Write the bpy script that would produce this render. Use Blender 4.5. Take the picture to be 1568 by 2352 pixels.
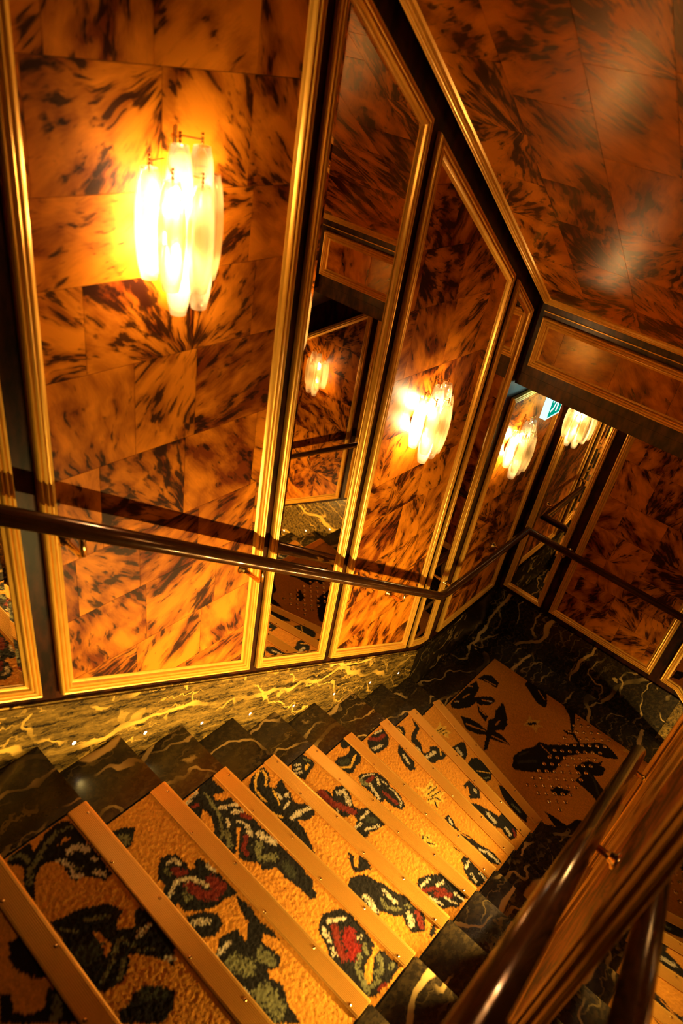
import bpy, bmesh, math, random
import numpy as np
from mathutils import Vector, Matrix

for o in list(bpy.data.objects):
    bpy.data.objects.remove(o, do_unlink=True)
scene = bpy.context.scene
COL = scene.collection
random.seed(7)
rng = np.random.default_rng(11)

# ------------------------------------------------------------------ camera
# working frame: x = down the flight, y = away from the left wall, z = up (metres); Blender gets (x, -y, z)
cam_d = bpy.data.cameras.new('camera')
cam = bpy.data.objects.new('camera', cam_d)
COL.objects.link(cam)
RIGHT = (0.65500441, -0.73967759, 0.15442239)
UP = (0.35079237, 0.47866929, 0.80487292)
FWD = (0.66926372, 0.47302512, -0.57300376)
m = Matrix(((RIGHT[0], UP[0], -FWD[0]), (RIGHT[1], UP[1], -FWD[1]), (RIGHT[2], UP[2], -FWD[2])))
cam.matrix_world = Matrix.Translation((-0.255, -1.168, 1.501)) @ m.to_4x4()
cam_d.sensor_fit = 'HORIZONTAL'
cam_d.sensor_width = 24.0
cam_d.lens = 1613.5 / 1568 * 24.0
cam_d.clip_start = 0.01
cam_d.dof.use_dof = True
cam_d.dof.focus_distance = 3.1
cam_d.dof.aperture_fstop = 3.4
scene.camera = cam

# ------------------------------------------------------------------ world, exposure
w = bpy.data.worlds.new('night')
scene.world = w
w.use_nodes = True
w.node_tree.nodes['Background'].inputs[0].default_value = (0.02, 0.008, 0.002, 1)
w.node_tree.nodes['Background'].inputs[1].default_value = 0.1
scene.view_settings.view_transform = 'Standard'
scene.view_settings.look = 'None'
scene.view_settings.exposure = -0.85
scene.view_settings.gamma = 1.0
scene.view_settings.use_curve_mapping = False

scene.cycles.max_bounces = 5
scene.cycles.diffuse_bounces = 3
scene.cycles.glossy_bounces = 4
scene.cycles.transmission_bounces = 3
scene.cycles.transparent_max_bounces = 10
scene.cycles.caustics_reflective = False
scene.cycles.caustics_refractive = False
scene.cycles.use_adaptive_sampling = True
scene.cycles.adaptive_threshold = 0.08

LAMP_COL = (1.0, 0.60, 0.20)
SCONCE_W = 21.0
STEP_LIGHT_W = 84.0

# ------------------------------------------------------------------ dimensions
H = 0.165                                            # riser
XL = [0, .238, .476, .714, .952, 1.19, 1.46, 1.76, 2.046, 2.337]
XR = [0, .238, .476, .714, .952, 1.19, 1.411, 1.654, 1.899, 2.118]
YL, YR, YC = .223, .992, 1.248                       # carpet edges, right wall
XB = 3.26                                            # far wall
ZL = -10 * H                                         # landing
Y2 = 1.307                                           # edge of the landing, start of second flight
G2 = .235
XC = 2.25                                            # end of right wall
ZB = lambda x: .172 - .60 * x                        # foot of the panels
ZT = lambda x: 2.305 - .677 * x                      # head of the panels
ZCEIL = lambda x: .685 + .68 * (2.5 - x)
ZSTR = lambda x: .147 - .605 * x                     # top of the marble stringer

# ------------------------------------------------------------------ helpers
def P(x, y, z):
    return Vector((x, -y, z))
def mapA(u, v, h): return P(u, h, v)
def mapB(u, v, h): return P(XB - h, u, v)
def mapC(u, v, h): return P(u, YC - h, v)
def mapK(u, v, h): return P(2.5 - h, u, v)           # bulkhead face
_n = math.hypot(1, .68)
def mapT(u, v, h): return P(u - h * .68 / _n, v, ZCEIL(u) - h / _n)   # sloping ceiling, h = downwards

def tag(o, label=None, cat=None, group=None, kind=None):
    if label: o['label'] = label
    if cat: o['category'] = cat
    if group: o['group'] = group
    if kind: o['kind'] = kind
    return o
def empty(name, loc=(0, 0, 0)):
    o = bpy.data.objects.new(name, None)
    o.empty_display_size = .05
    o.location = P(*loc)
    COL.objects.link(o)
    return o
def link(name, me, mat=None, parent=None):
    o = bpy.data.objects.new(name, me)
    if mat is not None and not me.materials:
        me.materials.append(mat)
    COL.objects.link(o)
    if parent is not None:
        o.parent = parent
        o.matrix_parent_inverse = Matrix.Translation(-parent.location) if parent.type == 'EMPTY' else parent.matrix_world.inverted()
    return o
def bm_obj(name, bm, mat, parent=None, smooth=False):
    bmesh.ops.recalc_face_normals(bm, faces=bm.faces[:])
    me = bpy.data.meshes.new(name)
    bm.to_mesh(me); bm.free()
    if smooth:
        for f in me.polygons: f.use_smooth = True
    return link(name, me, mat, parent)
def prism_bm(bm, pts, fmap, h0, h1):
    a = [bm.verts.new(fmap(u, v, h0)) for u, v in pts]
    b = [bm.verts.new(fmap(u, v, h1)) for u, v in pts]
    n = len(pts)
    bm.faces.new(a); bm.faces.new(b[::-1])
    for i in range(n):
        bm.faces.new((a[i], b[i], b[(i + 1) % n], a[(i + 1) % n]))
def prism(name, pts, fmap, h0, h1, mat, parent=None):
    bm = bmesh.new()
    prism_bm(bm, pts, fmap, h0, h1)
    return bm_obj(name, bm, mat, parent)
def flat(u, v, h): return P(u, v, h)
def box_bm(bm, x0, x1, y0, y1, z0, z1):
    prism_bm(bm, [(x0, y0), (x1, y0), (x1, y1), (x0, y1)], flat, z0, z1)
def box(name, x0, x1, y0, y1, z0, z1, mat, parent=None):
    bm = bmesh.new(); box_bm(bm, x0, x1, y0, y1, z0, z1)
    return bm_obj(name, bm, mat, parent)
def area(p): return .5 * sum(p[i][0] * p[(i + 1) % len(p)][1] - p[(i + 1) % len(p)][0] * p[i][1] for i in range(len(p)))
def inset(p, d):
    """offset a convex counter-clockwise polygon inwards"""
    n = len(p); L = []
    for i in range(n):
        (x0, y0), (x1, y1) = p[i], p[(i + 1) % n]
        l = math.hypot(x1 - x0, y1 - y0); nx, ny = -(y1 - y0) / l, (x1 - x0) / l
        L.append((x0 + nx * d, y0 + ny * d, (x1 - x0) / l, (y1 - y0) / l))
    out = []
    for i in range(n):
        ax, ay, adx, ady = L[i - 1]; bx, by, bdx, bdy = L[i]
        cr = adx * bdy - ady * bdx
        if abs(cr) < 1e-6: out.append((bx, by)); continue
        t = ((bx - ax) * bdy - (by - ay) * bdx) / cr
        out.append((ax + adx * t, ay + ady * t))
    return out
def ccw(p): return p if area(p) > 0 else p[::-1]
def clip(poly, cl):
    """clip polygon by convex ccw polygon"""
    out = poly
    n = len(cl)
    for i in range(n):
        (x0, y0), (x1, y1) = cl[i], cl[(i + 1) % n]
        src, out = out, []
        side = lambda q: (x1 - x0) * (q[1] - y0) - (y1 - y0) * (q[0] - x0)
        for j in range(len(src)):
            a, b = src[j - 1], src[j]
            sa, sb = side(a), side(b)
            if (sa >= 0) != (sb >= 0):
                t = sa / (sa - sb); out.append((a[0] + (b[0] - a[0]) * t, a[1] + (b[1] - a[1]) * t))
            if sb >= 0: out.append(b)
        if not out: return []
    return out

# ribbed moulding: (distance from outer edge, height)
RIBS = [(0, 0), (0, .010), (.002, .0155), (.005, .0175), (.008, .0165), (.0105, .012), (.0115, .0125), (.0135, .0165), (.017, .018), (.020, .0165),
        (.0215, .012), (.0225, .0125), (.0245, .0155), (.0275, .0165), (.030, .0145), (.0315, .010), (.0325, .0075), (.036, .006), (.040, .004), (.040, 0)]
def frame(name, poly, fmap, mat, parent, scale=1.0, prof=RIBS):
    poly = ccw(poly)
    bm = bmesh.new()
    rings = [[bm.verts.new(fmap(u, v, hh * scale)) for u, v in inset(poly, d * scale)] for d, hh in prof]
    n = len(poly); R = len(rings)
    for r in range(R):
        a, b = rings[r], rings[(r + 1) % R]
        for i in range(n):
            bm.faces.new((a[i], a[(i + 1) % n], b[(i + 1) % n], b[i]))
    return bm_obj(name, bm, mat, parent)

def tiles(poly, fmap, mat, parent, h0, h1, tu=.21, tv=.19, seed=0, gap=.0005):
    """separate veneer sheets laid over a polygon"""
    r = random.Random(seed)
    poly = ccw(poly)
    us = [p[0] for p in poly]; vs = [p[1] for p in poly]
    v = min(vs) - r.random() * .1
    while v < max(vs):
        dv = tv * r.uniform(.75, 1.25)
        u = min(us) - r.random() * tu
        while u < max(us):
            du = tu * r.uniform(.75, 1.2)
            cell = [(u + gap, v + gap), (u + du - gap, v + gap), (u + du - gap, v + dv - gap), (u + gap, v + dv - gap)]
            c = clip(cell, poly)
            if len(c) >= 3 and abs(area(c)) > 2e-4:
                fu, fv = r.choice((0, 1)), r.choice((0, 1))
                bm = bmesh.new()
                a = [bm.verts.new(fmap(p, q, h0)) for p, q in c]
                b = [bm.verts.new(fmap(p, q, h1)) for p, q in c]
                n = len(c)
                bm.faces.new(a); bm.faces.new(b[::-1])
                for i in range(n): bm.faces.new((a[i], b[i], b[(i + 1) % n], a[(i + 1) % n]))
                bmesh.ops.recalc_face_normals(bm, faces=bm.faces[:])
                uvl = bm.loops.layers.uv.new('uv')
                pos = {}
                for vv, (p, q) in list(zip(a, c)) + list(zip(b, c)):
                    pos[vv] = ((u + du - p) if fu else (p - u), (v + dv - q) if fv else (q - v))
                for f in bm.faces:
                    for l in f.loops: l[uvl].uv = pos[l.vert]
                me = bpy.data.meshes.new('veneer_sheet'); bm.to_mesh(me); bm.free()
                link('veneer_sheet', me, mat, parent)
            u += du
        v += dv

def tube(bm, pts, rad, seg=16, cap=True):
    """mitred round tube through Blender-space points"""
    pts = [Vector(p) for p in pts]
    rings = []
    ref = None
    for i, p in enumerate(pts):
        d0 = (p - pts[i - 1]).normalized() if i else None
        d1 = (pts[i + 1] - p).normalized() if i < len(pts) - 1 else None
        t = d1 if d0 is None else d0 if d1 is None else (d0 + d1).normalized()
        ax = d1 if d1 is not None else d0
        if ref is None:
            ref = Vector((0, 0, 1)) if abs(ax.z) < .9 else Vector((1, 0, 0))
        base = d0 if d0 is not None else d1
        s = (ref - base * ref.dot(base)).normalized(); q = base.cross(s)
        ring = []
        for k in range(seg):
            a = 2 * math.pi * k / seg
            o = (s * math.cos(a) + q * math.sin(a)) * rad
            # project along base onto the mitre plane
            den = base.dot(t)
            o = o - base * (o.dot(t) / den)
            ring.append(bm.verts.new(p + o))
        rings.append(ring)
        if d1 is not None:
            ref = (s - d1 * s.dot(d1))
            if ref.length < 1e-3: ref = Vector((0, 0, 1))
    for a, b in zip(rings, rings[1:]):
        for k in range(seg):
            bm.faces.new((a[k], a[(k + 1) % seg], b[(k + 1) % seg], b[k]))
    if cap:
        bm.faces.new(rings[0][::-1]); bm.faces.new(rings[-1])
def lathe_bm(bm, prof, origin, axis, seg=20, closed=False):
    """prof: (radius, along); origin/axis in Blender space"""
    axis = Vector(axis).normalized()
    ref = Vector((0, 0, 1)) if abs(axis.z) < .9 else Vector((1, 0, 0))
    s = (ref - axis * ref.dot(axis)).normalized(); q = axis.cross(s)
    rings = []
    for r, t in prof:
        rings.append([bm.verts.new(Vector(origin) + axis * t + (s * math.cos(2 * math.pi * k / seg) + q * math.sin(2 * math.pi * k / seg)) * max(r, 1e-5)) for k in range(seg)])
    pairs = list(zip(rings, rings[1:]))
    if closed: pairs.append((rings[-1], rings[0]))
    for a, b in pairs:
        for k in range(seg): bm.faces.new((a[k], a[(k + 1) % seg], b[(k + 1) % seg], b[k]))
    if not closed:
        bm.faces.new(rings[0][::-1]); bm.faces.new(rings[-1])

# ------------------------------------------------------------------ materials
class NT:
    def __init__(s, name):
        s.mat = bpy.data.materials.new(name); s.mat.use_nodes = True
        s.t = s.mat.node_tree; s.t.nodes.clear()
        s.out = s.t.nodes.new('ShaderNodeOutputMaterial')
    def n(s, typ, ins=None, **kw):
        nd = s.t.nodes.new('ShaderNode' + typ)
        for k, v in kw.items(): setattr(nd, k, v)
        for k, v in (ins or {}).items():
            if hasattr(v, 'is_output') or isinstance(v, bpy.types.NodeSocket): s.t.links.new(v, nd.inputs[k])
            else: nd.inputs[k].default_value = v
        return nd
    def math(s, op, a, b=None, c=None, clamp=False):
        ins = {0: a}
        if b is not None: ins[1] = b
        if c is not None: ins[2] = c
        return s.n('Math', ins, operation=op, use_clamp=clamp).outputs[0]
    def ramp(s, f, *stops):
        nd = s.n('ValToRGB', {0: f}); cr = nd.color_ramp
        while len(cr.elements) < len(stops): cr.elements.new(.5)
        for e, (p, c) in zip(cr.elements, stops):
            e.position = p; e.color = c if len(c) == 4 else (*c, 1)
        return nd.outputs[0]
    def mix(s, f, a, b, mode='MIX'):
        nd = s.n('Mix', {0: f}, data_type='RGBA', blend_type=mode)
        for i, v in ((6, a), (7, b)):
            if isinstance(v, bpy.types.NodeSocket): s.t.links.new(v, nd.inputs[i])
            else: nd.inputs[i].default_value = v if len(v) == 4 else (*v, 1)
        return nd.outputs[2]
    def bsdf(s, **ins):
        b = s.n('BsdfPrincipled')
        names = {'color': 'Base Color', 'rough': 'Roughness', 'metal': 'Metallic', 'normal': 'Normal', 'coat': 'Coat Weight', 'coat_rough': 'Coat Roughness',
                 'spec': 'Specular IOR Level', 'emit': 'Emission Color', 'estr': 'Emission Strength', 'sheen': 'Sheen Weight', 'ior': 'IOR', 'tint': 'Specular Tint'}
        for k, v in ins.items():
            i = b.inputs[names[k]]
            if isinstance(v, bpy.types.NodeSocket): s.t.links.new(v, i)
            else: i.default_value = (*v, 1) if isinstance(v, tuple) and len(v) == 3 else v
        s.t.links.new(b.outputs[0], s.out.inputs[0])
        return b
    def bump(s, hgt, strength=.3, dist=.002):
        return s.n('Bump', {'Height': hgt, 'Strength': strength, 'Distance': dist}).outputs[0]
BW = ((0, 0, 0), (1, 1, 1))

def tortoise(name, gold=(.74, .225, .010), mid=(.16, .026, .0012), dark=(.010, .002, .0008), cover=.5, rough=.42, coat=0., spec=.12, tint=(1., 1., 1.), world=False):
    m = NT(name)
    if world:
        co = m.n('TexCoord').outputs['Object']
    else:
        co = m.n('UVMap').outputs[0]
    rnd = m.n('ObjectInfo').outputs['Random']
    r2 = m.math('FRACT', m.math('MULTIPLY', rnd, 37.7)); r3 = m.math('FRACT', m.math('MULTIPLY', rnd, 91.3)); r4 = m.math('FRACT', m.math('MULTIPLY', rnd, 213.7))
    # rays fan out from a point near (or well outside) one corner of the sheet
    cx = m.math('MULTIPLY', m.math('POWER', r2, 2.2), -.55); cy = m.math('MULTIPLY', m.math('POWER', r3, 2.2), -.55)
    sep = m.n('SeparateXYZ', {0: co})
    wob = m.n('TexNoise', {'Vector': m.n('VectorMath', {0: co, 1: m.n('CombineXYZ', {0: m.math('MULTIPLY', rnd, 40.)}).outputs[0]}).outputs[0], 'Scale': 9., 'Detail': 2.}).outputs[0]
    wobm = m.math('MULTIPLY', m.math('SUBTRACT', wob, .5), .07)
    dx = m.math('ADD', m.math('SUBTRACT', sep.outputs[0], cx), wobm); dy = m.math('ADD', m.math('SUBTRACT', sep.outputs[1], cy), wobm)
    rad = m.math('SQRT', m.math('ADD', m.math('MULTIPLY', dx, dx), m.math('MULTIPLY', dy, dy)))
    ang = m.math('ARCTAN2', dy, dx)
    # arc length scale: keep the streak width about constant
    reff = m.math('ADD', m.math('MAXIMUM', m.math('SQRT', m.math('ADD', m.math('MULTIPLY', cx, cx), m.math('MULTIPLY', cy, cy))), 0.), .16)
    off = m.math('MULTIPLY', rnd, 57.)
    def streak(sr, sa, detail=3., rough=.55):
        v = m.n('CombineXYZ', {0: m.math('MULTIPLY', rad, sr), 1: m.math('MULTIPLY', m.math('MULTIPLY', ang, reff), sa), 2: off}).outputs[0]
        return m.n('TexNoise', {'Vector': v, 'Scale': 1., 'Detail': detail, 'Roughness': rough}).outputs[0]
    big = streak(9., 15., 2.)
    blot = streak(24., 74., 2.5, .5)
    fine = streak(60., 230., 3., .6)
    # tone: gold to red-brown, each sheet a little different
    tone = m.math('ADD', m.math('MULTIPLY', m.math('SUBTRACT', big, .5), 3.0), m.math('ADD', m.math('MULTIPLY', m.math('SUBTRACT', fine, .5), .55), m.math('ADD', .28, m.math('MULTIPLY', r4, .5))))
    col = m.mix(m.math('ADD', tone, 0., clamp=True), gold, mid)
    # dark blots, denser towards the heart of the fan
    dens = m.math('SUBTRACT', m.math('ADD', m.math('MULTIPLY', m.math('SUBTRACT', big, .5), .9), m.math('ADD', cover - .5, m.math('MULTIPLY', m.math('SUBTRACT', r4, .5), .12))), m.math('MULTIPLY', m.math('SUBTRACT', rad, .12), .25))
    b = m.math('ADD', m.math('ADD', blot, dens), m.math('MULTIPLY', m.math('SUBTRACT', fine, .5), .12))
    blots = m.ramp(b, (.475, (0, 0, 0)), (.61, (1, 1, 1)))
    col = m.mix(m.math('MULTIPLY', blots, .88), col, dark)
    m.bsdf(color=col, rough=rough, coat=coat, coat_rough=.2, spec=spec, tint=tint)
    return m.mat

def marble(name, base=(.014, .010, .006), cloud=(.07, .044, .016), vein=(.62, .40, .13), scale=1., rough=.24, warp=.022, rot=(1.25, .1, .75), st=(.5, 3., 3.), fine=.3, cl0=.45, cl1=.8):
    m = NT(name)
    rnd = m.n('ObjectInfo').outputs['Random']
    co = m.n('TexCoord').outputs['Object']
    off = m.n('CombineXYZ', {0: m.math('MULTIPLY', rnd, 31.), 1: m.math('MULTIPLY', rnd, 17.), 2: m.math('MULTIPLY', rnd, 11.)}).outputs[0]
    p = m.n('VectorMath', {0: co, 1: off}).outputs[0]
    wn = m.n('TexNoise', {'Vector': p, 'Scale': 17. * scale, 'Detail': 3., 'Roughness': .6})
    warp = m.n('VectorMath', {0: m.n('VectorMath', {0: wn.outputs[1], 1: (.5, .5, .5)}, operation='SUBTRACT').outputs[0], 1: (warp,) * 3}, operation='MULTIPLY').outputs[0]
    q0 = m.n('VectorMath', {0: p, 1: warp}).outputs[0]
    # long veins run roughly one way
    q = m.n('Mapping', {0: m.n('Mapping', {0: q0, 'Rotation': rot}).outputs[0], 'Scale': st}).outputs[0]
    def veins(vec, sc, w0, dist, phase, dscale=1.4):
        d = m.n('TexWave', {'Vector': vec, 'Scale': sc * scale, 'Distortion': dist, 'Detail': 3., 'Detail Scale': dscale, 'Detail Roughness': .55, 'Phase Offset': phase}, wave_type='BANDS', bands_direction='Z', wave_profile='SIN').outputs[1]
        return m.ramp(d, (w0, (0, 0, 0)), (w0 + (1 - w0) * .55, (1, 1, 1)))
    qa = m.n('Mapping', {0: q0, 'Rotation': rot}).outputs[0]
    qb = m.n('Mapping', {0: q0, 'Rotation': (rot[0] + .5, rot[1] - .35, rot[2] + .2)}).outputs[0]
    ph = m.math('MULTIPLY', rnd, 60.)
    v1 = veins(qa, 1.0, .984, 5.5, ph); v2 = veins(qb, 2.3, .978, 7., m.math('ADD', ph, 9.), 1.8); v3 = veins(qa, 5.5, .94, 9., ph, 2.5)
    mk = m.n('TexNoise', {'Vector': p, 'Scale': 3.2 * scale, 'Detail': 2.}).outputs[0]
    mk2 = m.n('TexNoise', {'Vector': p, 'Scale': 6.1 * scale, 'Detail': 2., 'W': 3.}, noise_dimensions='4D').outputs[0]
    a1 = m.math('MULTIPLY', v1, m.ramp(mk, (.38, (.08,) * 3), (.58, (1,) * 3)))
    a2 = m.math('MULTIPLY', v2, m.ramp(mk2, (.44, (0,) * 3), (.6, (.8,) * 3)))
    a3 = m.math('MULTIPLY', v3, m.ramp(mk, (.48, (0,) * 3), (.66, (fine,) * 3)))
    # broad pale patches where veins crowd
    pt = m.n('TexNoise', {'Vector': q0, 'Scale': 8. * scale, 'Detail': 5., 'Roughness': .65}).outputs[0]
    a4 = m.math('MULTIPLY', m.ramp(pt, (.64, (0,) * 3), (.70, (.7,) * 3)), m.ramp(mk2, (.5, (0,) * 3), (.6, (1,) * 3)))
    vv = m.math('MAXIMUM', m.math('MAXIMUM', a1, a2), m.math('MAXIMUM', a3, a4))
    cl = m.n('TexNoise', {'Vector': q, 'Scale': 22. * scale, 'Detail': 6., 'Roughness': .7}).outputs[0]
    col = m.mix(m.ramp(cl, (cl0, (0,) * 3), (cl1, (1,) * 3)), base, cloud)
    col = m.mix(vv, col, vein)
    m.bsdf(color=col, rough=rough, spec=.5)
    return m.mat

def simple(name, color, rough=.4, metal=0., **kw):
    m = NT(name)
    m.bsdf(color=color, rough=rough, metal=metal, **kw)
    return m.mat

def lacquer(name, c0, c1, rough=.25, scale=20., **kw):
    m = NT(name)
    co = m.n('TexCoord').outputs['Object']
    nz = m.n('TexNoise', {'Vector': m.n('Mapping', {0: co, 'Scale': (1., 1., .35)}).outputs[0], 'Scale': scale, 'Detail': 4., 'Roughness': .6}).outputs[0]
    m.bsdf(color=m.mix(m.ramp(nz, (.38, (0,) * 3), (.68, (1,) * 3)), c0, c1), rough=rough, **kw)
    return m.mat

M_TORT = tortoise('tortoiseshell_veneer')
M_TORT_CEIL = tortoise('tortoiseshell_veneer_ceiling', cover=.55, rough=.29, spec=.85, tint=(1., .62, .16))
M_TORT_BEAM = tortoise('tortoiseshell_veneer_polished', cover=.44, rough=.25, spec=1., tint=(1., .66, .2))
M_TORT_RIGHT = tortoise('tortoiseshell_veneer_dimmed', cover=.60, gold=(.46, .13, .006), mid=(.11, .018, .001))  # same veneer with its colours darkened, so the right wall looks less lit
M_GOLD_RIGHT = lacquer('gold_moulding_dimmed', (.40, .19, .025), (.5, .25, .035), .32, 60., metal=.35)  # gold moulding darkened likewise, the right wall's dimness put into the colour
M_WALL = lacquer('dark_lacquered_wood', (.010, .004, .002), (.06, .014, .003), .36, 26., spec=.1)
M_BEAM = lacquer('brown_lacquered_wood', (.014, .006, .002), (.12, .045, .012), .34, 30.)
M_GOLD = lacquer('gold_moulding', (.86, .45, .058), (.98, .54, .08), .30, 60., metal=.35)
M_BRONZE = lacquer('bronzed_rail', (.052, .018, .005), (.09, .032, .009), .19, 40., metal=.5, coat=.5, coat_rough=.08)
M_BRASS = simple('brass', (.95, .62, .22), .2, 1.)
M_MARBLE = marble('black_gold_marble')
M_MARBLE_STR = marble('black_gold_marble_skirting', cloud=(.36, .21, .04), vein=(.85, .50, .09), scale=1.15, rot=(0, -.50, 0), st=(.35, 2.6, 2.6), fine=.8, warp=.03, cl0=.38, cl1=.72)
M_BLACK = simple('black_backing', (.004, .002, .001), .6)
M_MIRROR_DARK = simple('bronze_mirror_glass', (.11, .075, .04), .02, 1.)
M_MIRROR = simple('mirror_glass', (.86, .74, .58), .015, 1.)
MB_TURN = 0.0
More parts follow.
